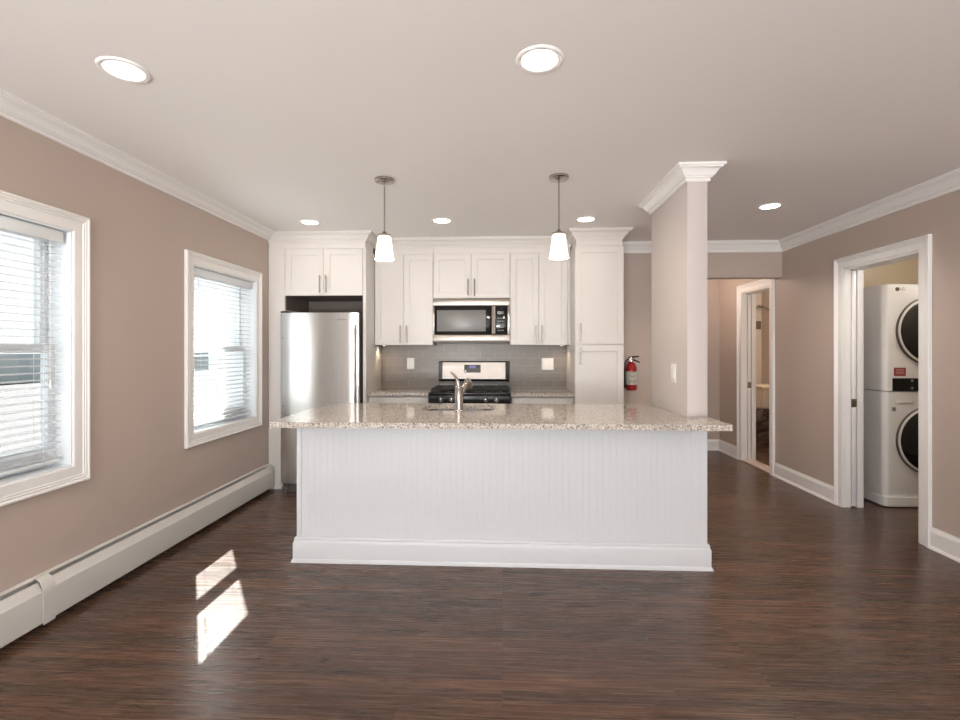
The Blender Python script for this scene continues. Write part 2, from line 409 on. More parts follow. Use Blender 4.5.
# baseboards
BB = [(0, 0), (.027, 0), (.027, .008), (.018, .02), (.015, .021), (.015, .112), (.012, .124), (.008, .131), (.006, .142), (0, .142)]
CW = .09
struct('baseboard_right', MB().sweep([(XR, LY0-CW, 0), (XR, YR, 0), (XL, YR, 0)], Z3, BB), 'trim', smooth=False)
struct('baseboard_middle', MB().sweep([(XR, BY0-CW, 0), (XR, LY1+CW, 0)], Z3, BB), 'trim', smooth=False)
struct('baseboard_hall', MB().sweep([(HX, YB+.12, 0), (HX, HY, 0), (XR, HY, 0), (XR, BY1+CW, 0)], Z3, BB), 'trim', smooth=False)
struct('baseboard_back', MB().sweep([(XPR+.01, YB, 0), (HX, YB, 0)], Z3, BB), 'trim', smooth=False)
# windows in the left wall
CAS = [(0, 0), (0, .011), (.006, .014), (.05, .014), (.054, .019), (.061, .015), (.066, .021), (.074, .017), (.079, .024), (.087, .024), (.09, .02), (.09, 0)]
def loop_x(x, y0, y1, z0, z1): return [(x, y1, z0), (x, y1, z1), (x, y0, z1), (x, y0, z0)]
for k, (a, b) in enumerate(WIN, 1):
    w = thing('window_%d' % k, (XL, (a+b)/2, WZ0), None, None, kind='structure')
    MB().sweep(loop_x(XL, a+.004, b-.004, WZ0+.004, WZ1-.004), (1, 0, 0), CAS, True).build('casing', 'trim', w, smooth=False)
    j = MB(); t = .012
    j.box(xo, a, WZ0, XL+.004, a+t, WZ1); j.box(xo, b-t, WZ0, XL+.004, b, WZ1)
    j.box(xo, a+t, WZ1-t, XL+.004, b-t, WZ1); j.box(xo, a+t, WZ0, XL+.006, b-t, WZ0+t)
    j.build('jamb', 'vinyl', w)
    zm = (WZ0+WZ1)/2
    for nm, z0, z1, x0 in (('upper_sash', zm-.02, WZ1-t, xo+.005), ('lower_sash', WZ0+t, zm+.02, xo+.045)):
        sh = MB(); f = .042; y0, y1 = a+t, b-t
        sh.box(x0, y0, z0, x0+.035, y0+f, z1, .003); sh.box(x0, y1-f, z0, x0+.035, y1, z1, .003)
        fb = .10 if nm == 'lower_sash' else f; sh.box(x0, y0+f, z0, x0+.035, y1-f, z0+fb, .003); sh.box(x0, y0+f, z1-f, x0+.035, y1-f, z1, .003)
        so_ = sh.build(nm, 'vinyl', w)
        MB().box(x0+.015, y0+f, z0+fb, x0+.019, y1-f, z1-f).build('pane', 'pane', so_)
# rear windows: frame and crossbar
for k, (a, b) in enumerate(rw, 3):
    w = thing('window_%d' % k, ((a+b)/2, YR, rz[0]), None, None, kind='structure')
    p = [(a, YR, rz[0]), (a, YR, rz[1]), (b, YR, rz[1]), (b, YR, rz[0])]
    MB().sweep(p, (0, 1, 0), [(-x, y) for x, y in CAS] if False else CAS, True).build('casing', 'trim', w, smooth=False)
    f = MB(); f.box(a, YR-.09, rz[0], a+.05, YR-.05, rz[1]); f.box(b-.05, YR-.09, rz[0], b, YR-.05, rz[1]); f.box(a, YR-.09, 1.33, b, YR-.05, 1.38)
    f.box(a, YR-.09, rz[0], b, YR-.05, rz[0]+.05); f.box(a, YR-.09, rz[1]-.05, b, YR-.05, rz[1]); f.build('sash', 'vinyl', w)
# door frames (pocket doors slid into the wall)
def door_frame(name, y0, y1, pull_z):
    d = thing(name, (XR, (y0+y1)/2, 0), None, None, kind='structure')
    MB().sweep([(XR, y0, 0), (XR, y0, DZ), (XR, y1, DZ), (XR, y1, 0)], (-1, 0, 0), CAS).build('casing', 'trim', d, smooth=False)
    MB().sweep([(XR+TW, y1, 0), (XR+TW, y1, DZ), (XR+TW, y0, DZ), (XR+TW, y0, 0)], (1, 0, 0), CAS).build('inner_casing', 'trim', d)
    j = MB()
    j.box(XR-.002, y0-.0, 0, XR+TW+.002, y0+.014, DZ); j.box(XR-.002, y0+.014, DZ-.014, XR+TW+.002, y1, DZ)
    j.box(XR-.002, y1, 0, XR+.058, y1+.028, DZ-.014); j.box(XR+.112, y1, 0, XR+TW+.002, y1+.028, DZ-.014)
    j.build('jamb', 'trim', d)
    MB().box(XR+.058, y1+.024, 0, XR+.112, y1+.028, DZ-.014).build('pocket_slot', 'dark', d)
    lf = MB().box(XR+.067, y1+.002, .01, XR+.103, y1+.022, DZ-.02, .002).build('door_edge', 'trim', d)
    MB().box(XR+.064, y1-.002, pull_z-.034, XR+.106, y1+.004, pull_z+.034, .001).build('edge_pull', 'nickel', lf)
    return d
door_frame('door_1', LY0, LY1, .875)
d2 = door_frame('door_2', BY0, BY1, .90)
MB().box(XR-.01, BY0+.014, 0, XR+TW, BY1, .012, .003).build('threshold', 'threshold', d2)

# ================================================================== ISLAND
IX0, IX1 = -1.284, 1.229
isl = thing('kitchen_island', (0, 3.28, 0), 'white kitchen island with beadboard front under the speckled granite top', 'kitchen island')
bp = MB()
# beadboard face made of grooved strips
x = IX0+.03; pit = .0405; pts = [(IX0+.028, 2.978)]
while x+pit < IX1-.006:
    pts += [(x, 2.978), (x+.0015, 2.9792), (x+.003, 2.978)]; x += pit
pts += [(IX1, 2.978), (IX1, 2.984), (IX0+.028, 2.984)]
bp.prism(pts, 'Z', .0, .88); bp.build('beadboard_panel', 'island', isl, smooth=False)
MB().box(IX0, 2.972, 0, IX0+.027, 2.984, .88, .002).build('corner_post', 'island', isl)
c = MB(); c.box(IX0, 2.986, 0, IX0+.02, 3.62, .88); c.box(IX0+.02, 3.598, .1, PX0-.01, 3.62, .88); c.box(IX0+.02, 3.55, 0, PX0-.01, 3.57, .1); c.box(PX0-.03, 2.986, 0, PX0-.01, 3.55, .88)
c.build('cabinet_body', 'island', isl)
IB = [(0, 0), (.026, 0), (.026, .006), (.021, .02), (.017, .022), (.017, .118), (.014, .128), (.010, .135), (.012, .143), (.008, .152), (0, .152)]
MB().sweep([(IX0, 3.62, 0), (IX0, 2.972, 0), (IX1, 2.972, 0), (IX1, 2.984, 0)], Z3, IB).build('base_moulding', 'island', isl)
# countertop with a sink cut-out
SX, SY, SW, SD = -.30, 3.40, .25, .185
def rounded(cx, cy, hw, hd, r, n=6):
    out = []
    for sx, sy, a0 in ((1, 1, 0), (-1, 1, 90), (-1, -1, 180), (1, -1, 270)):
        for k in range(n+1):
            a = math.radians(a0+90*k/n); out.append((cx+sx*(hw-r)+r*math.cos(a), cy+sy*(hd-r)+r*math.sin(a)))
    return out
def slab_with_hole(outer, hole, z0, z1):
    mb = MB(); bm = mb.bm; ed = []
    for loop in (outer, hole):
        vs = [bm.verts.new((x, y, z1)) for x, y in loop]
        ed += [bm.edges.new((vs[k], vs[(k+1) % len(vs)])) for k in range(len(vs))]
    g = bmesh.ops.triangle_fill(bm, use_beauty=True, use_dissolve=False, edges=ed)
    fs = [f for f in bm.faces]
    ex = bmesh.ops.extrude_face_region(bm, geom=fs)
    bmesh.ops.translate(bm, verts=[v for v in ex['geom'] if isinstance(v, bmesh.types.BMVert)], vec=(0, 0, z0-z1))
    return mb
outer = [(-1.312, 2.672), (-1.305, 2.665), (1.232, 2.665), (1.239, 2.672), (1.239, 2.983), (PX0-.002, 2.983), (PX0-.002, 3.655), (-1.312, 3.655)]
ct = slab_with_hole(outer, rounded(SX, SY, SW, SD, .09), .882, .914).build('island_countertop', 'granite', origin=(0, 3.15, .882), smooth=False)
tag(ct, 'wide speckled beige granite countertop of the island with sink cut-out', 'countertop')
# sink basin
snk = thing('sink', (SX, SY, .72), 'stainless undermount sink set in the island countertop behind the faucet', 'sink')
mb = MB(); bm = mb.bm; loops = []
for hw, hd, z, r in ((SW+.02, SD+.02, .881, .1), (SW-.002, SD-.002, .881, .09), (SW-.006, SD-.006, .74, .09), (SW-.04, SD-.04, .71, .07), (.03, .03, .708, .029)):
    loops.append([bm.verts.new((x, y, z)) for x, y in rounded(SX, SY, hw, hd, r)])
for A, B in zip(loops, loops[1:]):
    for k in range(len(A)): bm.faces.new((A[k], A[(k+1) % len(A)], B[(k+1) % len(A)], B[k]))
bm.faces.new(loops[-1]); mb.build('basin', 'chrome', snk)
MB().lathe([(0, .0), (.042, .0), (.042, .004), (.03, .006), (0, .003)], (SX, SY, .709)).build('drain', 'nickel', snk)
# faucet
FX, FY = -.287, 3.19
fa = thing('faucet', (FX, FY, .914), 'brushed nickel faucet with top lever standing on the island countertop', 'faucet')
MB().lathe([(0, 0), (.033, 0), (.033, .006), (.0275, .012), (.027, .10), (.0275, .15), (.029, .156), (.029, .163), (.024, .168), (.012, .172), (0, .172)], (FX, FY, .914)).build('body', 'nickel', fa)
sp = [(FX+.018, FY+.012, 1.03), (FX+.034, FY+.035, 1.075), (FX+.046, FY+.07, 1.105), (FX+.055, FY+.11, 1.112), (FX+.06, FY+.145, 1.095), (FX+.062, FY+.165, 1.06)]
MB().tube(sp, [.017, .018, .018, .018, .018, .019], 14).build('spout', 'nickel', fa)
MB().tube([(FX-.002, FY, 1.08), (FX-.008, FY-.004, 1.11), (FX-.02, FY-.01, 1.14), (FX-.036, FY-.018, 1.158), (FX-.054, FY-.024, 1.174)], [.016, .012, .0095, .008, .0055], 12).build('lever', 'nickel', fa)

# ================================================================== KITCHEN RUN
def handle_bar(x, z0, z1, yf, parent):
    h = MB().frustum((x, yf-.028, z0), (x, yf-.028, z1), .0062, .0062, 12)
    for z in (z0+.022, z1-.022): h.frustum((x, yf-.028, z), (x, yf, z), .0042, .0042, 8)
    return h.build('handle', 'nickel', parent)
def cab_door(parent, x0, x1, z0, z1, yf, hx, hz0, hz1):
    d = MB().shaker(x0, x1, z0, z1, yf).build('door', 'cab', parent)
    handle_bar(hx, hz0, hz1, yf, d); return d
DT = 2.274
# refrigerator surround
fc = thing('refrigerator_cabinet', (-1.75, 4.8, 0), 'tall white surround with two short doors above the steel refrigerator', 'cabinet')
FI0, FI1 = -2.058, -1.312
b = MB(); b.box(XL+.003, YF+.004, 0, FI0-.002, YF+.022, DT+.002); b.box(FI0-.02, YF+.022, 0, FI0-.002, YB-.003, DT)
b.build('filler_panel', 'cab', fc)
MB().box(FI1+.002, YF, 0, XFR, YB-.012, DT+.002, .0015).build('end_panel', 'cab', fc)
MB().box(FI0-.0015, YF+.03, 1.70, FI0, YB-.02, 1.832).box(FI0, YB-.02, 1.0, FI1, YB-.013, 1.832).box(FI0, YF+.024, 1.833, FI1, YB-.02, 1.8385).build('recess_shade_lining', 'recess_shade', fc)  # dark lining added to put the recess's shade into its colour
b = MB(); b.box(FI0, YF+.022, 1.84, FI1, YB-.012, 2.27); b.build('carcass', 'cab', fc)
MB().box(XL+.003, YF+i, DT+.004, XFR-i, YF+.03, ZC-.002).box(XFR-i-.018, YF+.03, DT+.004, XFR-i, YU-.005, ZC-.002).build('frieze', 'cab', fc)
xm = (FI0+FI1)/2
cab_door(fc, FI0+.002, xm-.0015, 1.832, DT, YF, xm-.030, 1.855, 2.02)
cab_door(fc, xm+.0015, FI1-.001, 1.832, DT, YF, xm+.030, 1.855, 2.02)
# wall cabinets
def wall_cabinet(x0, x1, z0, label, hz0, hz1):
    t = thing('wall_cabinet', ((x0+x1)/2, YB, z0), label, 'cabinet', 'white wall cabinets over the counter')
    MB().box(x0+.001, YU+.021, z0, x1-.001, YB-.012, DT).build('carcass', 'cab', t)
    m = (x0+x1)/2
    cab_door(t, x0+.002, m-.0015, z0+.001, DT-.002, YU, m-.032, hz0, hz1)
    cab_door(t, m+.0015, x1-.002, z0+.001, DT-.002, YU, m+.032, hz0, hz1)
    MB().box(x0+.001, YU+i, DT+.001, x1-.001, YU+.04, ZC-.002).build('frieze', 'cab', t)
    return t
wall_cabinet(XFR+.002, -.690, 1.368, 'tall white wall cabinet beside the refrigerator, left of the microwave', 1.385, 1.56)
wall_cabinet(-.690, .074, 1.832, 'short white wall cabinet directly above the microwave', 1.85, 2.02)
wall_cabinet(.074, .640, 1.368, 'tall white wall cabinet right of the microwave, beside the pantry', 1.385, 1.56)
# pantry
pa = thing('pantry_cabinet', ((XPL+XPR)/2, 4.8, 0), 'full height white pantry cabinet with two stacked doors beside the fire extinguisher', 'cabinet')
MB().box(XPL, YF+.021, .1, XPR, YB-.003, DT+.002).box(XPL+.02, YF+.07, 0, XPR-.02, YB-.003, .1).build('carcass', 'cab', pa)
cab_door(pa, XPL+.002, XPR-.002, 1.372, DT, YF, XPL+.047, 1.393, 1.565)
cab_door(pa, XPL+.002, XPR-.002, .115, 1.364, YF, XPL+.047, 1.185, 1.352)
MB().box(XPL+i, YF+i, DT+.004, XPR-i, YB-.003, ZC-.002).build('frieze', 'cab', pa)
MB().box(.641, YU+.012, 1.368, XPL-.001, YU+.03, ZC-.002).build('filler_strip', 'cab', pa)
# base cabinets + counters
def base_cabinet(x0, x1, label):
    t = thing('base_cabinet', ((x0+x1)/2, 4.8, 0), label, 'cabinet', 'white base cabinets beside the range')
    MB().box(x0+.002, YF+.085, .1, x1-.002, YB-.012, .88).box(x0+.01, YF+.14, 0, x1-.01, YB-.012, .1).build('carcass', 'cab', t)
    d = MB().box(x0+.004, YF+.064, .73, x1-.004, YF+.084, .872, .002).build('drawer', 'cab', t)
    xm = (x0+x1)/2
    h = MB().frustum((xm-.08, YF+.036, .80), (xm+.08, YF+.036, .80), .006, .006, 12)
    for q in (-.06, .06): h.frustum((xm+q, YF+.036, .80), (xm+q, YF+.064, .80), .004, .004, 8)
    h.build('handle', 'nickel', d)
    for a, b_, hx in ((x0+.004, xm-.0015, xm-.03), (xm+.0015, x1-.004, xm+.03)):
        cab_door(t, a, b_, .115, .724, YF+.064, hx, .53, .70)
base_cabinet(XFR+.002, -.698, 'white base cabinet with drawer between the refrigerator end panel and the range')
base_cabinet(.083, XPL-.002, 'white base cabinet with drawer between the range and the pantry')
for x0, x1, lb in ((XFR+.002, -.695, 'short granite counter between the refrigerator end panel and the range'), (.080, XPL+.012, 'short granite counter between the range and the pantry')):
    mbx = MB()
    if x1 > 0: mbx.prism([(x0, YF+.035), (x1, YF-.004), (x1, YF-.003), (XPL-.002, YF-.002), (XPL-.002, YB-.012), (x0, YB-.012)] if False else [(x0, YF+.035), (XPL-.002, YF+.035), (XPL-.002, YB-.012), (x0, YB-.012)], 'Z', .882, .914)
    else: mbx.box(x0, YF+.035, .882, x1, YB-.012, .914, .002)
    tag(mbx.build('counter', 'granite', origin=((x0+x1)/2, 4.8, .882)), lb, 'countertop', 'granite counters beside the range')
bs = MB().box(XFR+.002, YB-.010, .914, XPL-.002, YB-.001, 1.40).build('backsplash', 'tile', origin=(-.305, YB-.001, .9285))
tag(bs, 'grey subway tile backsplash behind the range and counters', 'backsplash')
# outlets on the backsplash
def outlet(x0, x1, z0, z1, label):
    yb = YB-.0105
    t = thing('wall_outlet', ((x0+x1)/2, yb, (z0+z1)/2), label, 'outlet', 'outlets on the tiled backsplash')
    MB().box(x0, yb-.006, z0, x1, yb, z1, .002).build('cover_plate', 'white_plastic', t)
    n = 1 if x1-x0 < .1 else 2
    for k in range(n):
        cx = x0+(x1-x0)*(k+.5)/n
        MB().box(cx-.017, yb-.009, (z0+z1)/2-.034, cx+.017, yb-.0055, (z0+z1)/2+.034, .0015).build('socket_insert', 'white_plastic', t)
outlet(-1.007, -.928, 1.117, 1.235, 'narrow white outlet on the tile between the refrigerator panel and range')
outlet(.408, .530, 1.112, 1.234, 'wide two-gang white outlet plate on the tile between range and pantry')
# puck lights below the wall cabinets
def puck(x, label):
    t = thing('puck_light', (x, 4.93, 1.36), label, 'light', 'small lights under the wall cabinets')
    MB().lathe([(0, .0075), (.032, .0075), (.032, .001), (.027, 0), (.025, .002), (0, .002)], (x, 4.93, 1.36)).build('housing', 'nickel', t)
    MB().lathe([(0, .0), (.024, .0), (.024, .0018), (0, .0018)], (x, 4.93, 1.36)).build('lens', 'lamp', t)
    l = bpy.data.lights.new('puck_glow', 'SPOT'); l.energy = 1.6; l.spot_size = 2.4; l.spot_blend = .6; l.color = (1, .78, .52); l.shadow_soft_size = .02
    o = bpy.data.objects.new('puck_glow', l); COL.objects.link(o); o.parent = t; o.location = (0, 0, -.01)
puck(-1.215, 'small round light under the wall cabinet beside the refrigerator')
puck(.60, 'small round light under the wall cabinet beside the pantry')

# ------------------------------------------------------------------ refrigerator
RX0, RX1, RYF = -2.056, -1.326, 4.39
fr = thing('refrigerator', (-1.69, 4.75, 0), 'stainless steel refrigerator with bottom freezer drawer in the tall white surround', 'refrigerator')
MB().box(RX0+.006, RYF+.075, .06, RX1-.006, 5.02, 1.645, .004).build('body', 'steel_side', fr)
def fridge_door(name, z0, z1):
    # slightly bowed front
    pr = []; n = 14
    for k in range(n+1):
        u = k/n; x = RX0+(RX1-RX0)*u; bow = .010*(1-(2*u-1)**2); e = .008*max(0, (abs(2*u-1)-.94)/.06)**2
        pr.append((x, RYF+.010-bow+e))
    pr += [(RX1, RYF+.068), (RX0, RYF+.068)]
    return MB().prism(pr, 'Z', z0, z1).build(name, 'steel', fr)
dr = fridge_door('door', .712, 1.662)
fz = fridge_door('freezer_drawer', .085, .702)
MB().box(RX0-.002, RYF+.02, 1.663, RX0+.07, RYF+.12, 1.678, .004).build('hinge_cover', 'black', fr)
MB().box(RX0+.01, RYF+.045, .0, RX1-.01, RYF+.075, .075).build('toe_grille', 'steel_side', fr)
for q in (RX0+.05, RX1-.05):
    MB().frustum((q, RYF+.02, 0), (q, RYF+.02, .05), .02, .018, 16).box(q-.03, RYF-.005, .03, q+.03, RYF+.04, .055, .004).build('foot', 'steel_side', fr)
# long bowed handle near the right edge
MB().tube([(RX1-.02, RYF+.006, 1.545), (RX1-.02, RYF-.02, 1.515), (RX1-.02, RYF-.034, 1.40), (RX1-.02, RYF-.037, 1.2), (RX1-.02, RYF-.034, .96), (RX1-.02, RYF-.02, .83), (RX1-.02, RYF+.006, .80)], .009, 14).build('handle', 'steel', dr)
MB().tube([(RX0+.10, RYF+.002, .63), (RX0+.11, RYF-.035, .63), (RX0+.2, RYF-.045, .63), (RX1-.2, RYF-.045, .63), (RX1-.11, RYF-.035, .63), (RX1-.10, RYF+.002, .63)], .011, 14).build('handle', 'steel', fz)
lettering('lettering', 'Whirlpool', .022, (-1.475, RYF+.0015, 1.598), 'print', dr)
for z in (1.43, .80):
    MB().lathe([(0, .002), (.006, .002), (.007, 0), (0, 0)], (RX0+.026, RYF+.0085, z), '-Y', 12).build('screw_cap', 'print', dr)

# ------------------------------------------------------------------ microwave
mx0, mx1, mz0, mz1, my = -.688, .072, 1.395, 1.829, 4.775
mw = thing('microwave', (-.308, 4.95, mz0), 'stainless over-the-range microwave with black glass door above the range', 'microwave')
MB().box(mx0+.003, my+.04, mz0+.004, mx1-.003, YB-.012, mz1).build('body', 'steel_side', mw)
ts = MB().box(mx0, my, 1.757, mx1, my+.039, mz1, .003).build('vent_strip', 'steel_dull', mw)
MB().box(mx0, my, mz0+.006, mx1, my+.039, 1.468, .003).build('lower_strip', 'steel_dull', mw)
MB().box(mx0, my+.002, 1.4685, mx0+.014, my+.039, 1.7565, .002).build('side_strip', 'steel_dull', mw)
MB().box(mx1-.022, my+.002, 1.4685, mx1, my+.039, 1.7565, .002).build('side_strip', 'steel_dull', mw)
MB().box(mx0+.03, my+.05, mz0-.008, mx1-.03, YB-.06, mz0+.004, .002).build('grease_filter', 'print', mw)
dm = MB().box(mx0+.0145, my+.003, 1.469, -.098, my+.039, 1.756, .003).build('door', 'glass_black', mw)
MB().box(mx0+.04, my+.0015, 1.502, -.165, my+.006, 1.712, .001).build('window', 'oven_window', dm)
MB().prism([(-.112+.0, my-.012), (-.105, my-.026), (-.085, my-.034), (-.07, my-.028), (-.066, my-.012), (-.075, my-.016), (-.088, my-.02), (-.1, my-.016)], 'Z', 1.478, 1.748).box(-.105, my-.02, 1.478, -.073, my+.004, 1.50).box(-.105, my-.02, 1.726, -.073, my+.004, 1.748).build('handle', 'chrome', dm)
cp = MB().box(-.097, my+.003, 1.469, mx1-.0225, my+.039, 1.756, .003).build('control_panel', 'glass_black', mw)
MB().box(-.052, my+.0015, 1.672, .012, my+.004, 1.70, .0005).build('display', 'oven_window', cp)
for r in range(5):
    for q in range(3): MB().box(-.048+q*.022, my+.0018, 1.625-r*.03, -.034+q*.022, my+.004, 1.637-r*.03).build('button', 'print', cp)
lettering('lettering', 'Whirlpool', .017, (-.315, my-.0005, 1.795), 'white_plastic', ts)

# ------------------------------------------------------------------ range
gx0, gx1 = -.690, .074
gr = thing('gas_range', (-.308, 4.8, 0), 'black and stainless gas range between the two short granite counters', 'range')
GF = 4.475
MB().box(gx0+.004, GF+.05, .02, gx1-.004, YB-.02, .895).build('body', 'black', gr)
MB().box(gx0, GF+.01, .896, gx1, YB-.09, .922, .006).build('cooktop', 'black', gr)
bgd = MB().prism([(YB-.085, .923), (YB-.07, 1.0), (YB-.09, 1.0), (YB-.105, 1.02), (YB-.087, 1.188), (YB-.072, 1.20), (YB-.015, 1.20), (YB-.015, .897), (YB-.085, .897)], 'X', gx0+.03, gx1-.002).build('backguard', 'black', gr)
MB().prism([(YB-.1075, 1.02), (YB-.0885, 1.19), (YB-.08, 1.19), (YB-.099, 1.02)], 'X', gx0+.07, gx1-.045).build('steel_panel', 'steel_dull', bgd)
for a in (gx0+.031, gx1-.042):
    MB().prism([(YB-.109, 1.015), (YB-.09, 1.195), (YB-.08, 1.195), (YB-.099, 1.015)], 'X', a, a+.036).build('end_cap', 'glass_black', bgd)
def on_guard(z): return YB-.1075+(z-1.02)*(.019/.17)
dsp = MB().prism([(on_guard(1.085)-.003, 1.085), (on_guard(1.165)-.003, 1.165), (on_guard(1.165)+.004, 1.165), (on_guard(1.085)+.004, 1.085)], 'X', -.395, -.225).build('display', 'glass_black', bgd)
MB().prism([(on_guard(1.13)-.0042, 1.13), (on_guard(1.158)-.0042, 1.158), (on_guard(1.158)-.002, 1.158), (on_guard(1.13)-.002, 1.13)], 'X', -.345, -.275).build('screen', 'display', dsp)
MB().lathe([(0, .004), (.006, .004), (.007, 0), (0, 0)], (-.38, on_guard(1.10)-.002, 1.10), '-Y', 12).build('button', 'dot', dsp)
fpn = MB().box(gx0, GF, .80, gx1, GF+.045, .896, .006).build('knob_panel', 'black', gr)
for q in (-.568, -.470, -.155, -.056):
    k = MB().lathe([(0, .034), (.016, .034), (.0195, .030), (.0215, .010), (.024, .004), (.024, 0), (0, 0)], (q, GF, .858), '-Y', 20).build('knob', 'steel_side', fpn)
    MB().box(q-.004, GF-.038, .84, q+.004, GF-.033, .876, .001).build('grip', 'chrome', k)
od = MB().box(gx0+.004, GF+.005, .24, gx1-.004, GF+.048, .79, .006).build('oven_door', 'steel', gr)
MB().box(gx0+.1, GF+.002, .33, gx1-.1, GF+.01, .64, .002).build('oven_window', 'glass_black', od)
MB().tube([(gx0+.06, GF+.006, .735), (gx0+.06, GF-.045, .735), (gx0+.09, GF-.05, .735), (gx1-.09, GF-.05, .735), (gx1-.06, GF-.045, .735), (gx1-.06, GF+.006, .735)], .011, 12).build('handle', 'steel', od)
MB().box(gx0+.004, GF+.006, .06, gx1-.004, GF+.048, .232, .006).build('storage_drawer', 'steel', gr)
for q0, q1 in ((gx0+.02, -.44), (-.43, -.186), (-.176, gx1-.02)):
    g = MB(); y0, y1, zt = GF+.06, YB-.13, .956
    for yy in (y0, y1-.012): g.box(q0, yy, zt-.014, q1, yy+.012, zt, .003)
    for xx in (q0, q1-.012): g.box(xx, y0, zt-.014, xx+.012, y1, zt, .003)
    ym = (y0+y1)/2; xm = (q0+q1)/2
    g.box(q0, ym-.006, zt-.014, q1, ym+.006, zt, .003)
    for yc in (y0+(y1-y0)*.25, y0+(y1-y0)*.75): g.box(q0, yc-.005, zt-.012, q1, yc+.005, zt+.004, .002)
    g.box(xm-.005, y0, zt-.012, xm+.005, y1, zt+.004, .002)
    for xx in (q0, q1-.012):
        for yy in (y0, y1-.012): g.box(xx, yy, .922, xx+.012, yy+.012, zt-.014)
    g.build('grate', 'iron', gr)
for q, y in ((-.56, GF+.16), (-.56, GF+.40), (-.308, GF+.28), (-.06, GF+.16), (-.06, GF+.40)):
    MB().lathe([(0, .018), (.036, .017), (.04, .012), (.04, .006), (.05, .004), (.05, 0), (0, 0)], (q, y, .922), 'Z', 24).build('burner', 'iron', gr)

# ================================================================== LIGHT FITTINGS
def recessed(x, y, label, power=9, spot=True):
    t = thing('recessed_light', (x, y, ZC), label, 'ceiling light', 'round recessed ceiling lights')
    MB().lathe([(.066, -.001), (.070, -.006), (.084, -.007), (.090, -.003), (.091, -.0005), (.066, -.0005)], (x, y, ZC), 'Z', 40).build('trim_ring', 'trim', t)
    MB().lathe([(0, -.003), (.067, -.003), (.067, -.0006), (0, -.0006)], (x, y, ZC), 'Z', 40).build('lens', 'lamp', t)
    if spot:
        l = bpy.data.lights.new('downlight', 'SPOT'); l.energy = power; l.spot_size = 2.5; l.spot_blend = .8; l.color = (1, .91, .80); l.shadow_soft_size = .065
        o = bpy.data.objects.new('downlight', l); COL.objects.link(o); o.parent = t; o.location = (0, 0, -.012)
recessed(.141, 1.856, 'large bright recessed ceiling light nearest the middle of the room', 30)
recessed(-1.493, 1.849, 'recessed ceiling light nearest the left windows', 30)
recessed(-1.664, 4.122, 'recessed ceiling light in front of the refrigerator cabinet', 3)
recessed(-.517, 4.126, 'recessed ceiling light between the two pendants, in front of the cabinets', 3)
recessed(.704, 4.136, 'recessed ceiling light in front of the pantry cabinet', 3)
recessed(2.054, 3.828, 'recessed ceiling light between the partition and laundry door', 78)
def pendant(x, label):
    y = 3.11
    t = thing('pendant_lamp', (x, y, ZC), label, 'pendant lamp', 'pendants over the island')
    MB().lathe([(0, -.026), (.012, -.026), (.02, -.022), (.058, -.020), (.063, -.014), (.063, -.001), (0, -.001)], (x, y, ZC), 'Z', 36).build('canopy', 'nickel', t)
    MB().frustum((x, y, 2.075), (x, y, ZC-.024), .005, .005, 12).build('rod', 'nickel', t)
    MB().lathe([(0, .028), (.010, .027), (.014, .018), (.026, .010), (.042, .003), (.044, -.006), (0, -.006)], (x, y, 2.06), 'Z', 28).build('cap', 'nickel', t)
    MB().lathe([(.02, .052), (.038, .050), (.043, .044), (.048, 0), (.0545, -.05), (.062, -.098), (.059, -.098), (.0515, -.05), (.045, 0), (.039, .04), (.02, .046)], (x, y, 2.002), 'Z', 40).build('glass_shade', 'shade', t)
    MB().lathe([(0, .02), (.012, .018), (.015, -.01), (.026, -.04), (.02, -.062), (0, -.068)], (x, y, 2.0), 'Z', 20).build('bulb', 'lamp', t)
    l = bpy.data.lights.new('bulb_glow', 'POINT'); l.energy = 8; l.color = (1, .86, .70); l.shadow_soft_size = .03
    o = bpy.data.objects.new('bulb_glow', l); COL.objects.link(o); o.parent = t; o.location = (0, 0, 1.88-ZC)
pendant(-.764, 'white glass pendant lamp hanging left, before the refrigerator cabinet')
pendant(.359, 'white glass pendant lamp hanging right, near the pantry cabinet')
def inside_lamp(x, y, power, label, col):
    t = thing('flush_ceiling_lamp', (x, y, ZC), label, 'ceiling light')
    MB().lathe([(0, -.002), (.12, -.002), (.13, -.02), (.12, -.03), (0, -.03)], (x, y, ZC)).build('base', 'nickel', t)
    MB().lathe([(.118, -.03), (.11, -.06), (.07, -.085), (0, -.095)], (x, y, ZC)).build('glass_bowl', 'shade', t)
    l = bpy.data.lights.new('lamp_glow', 'POINT'); l.energy = power; l.color = col; l.shadow_soft_size = .08
    o = bpy.data.objects.new('lamp_glow', l); COL.objects.link(o); o.parent = t; o.location = (0, 0, -.2)
inside_lamp(2.12, 5.95, 11, 'flush lamp on the hall ceiling beyond the header', (1, .85, .72))
inside_lamp(3.6, 3.75, 13, 'flush lamp on the laundry closet ceiling', (1, .93, .85))
inside_lamp(3.7, 6.4, 34, 'flush lamp on the bathroom ceiling', (1, .86, .72))

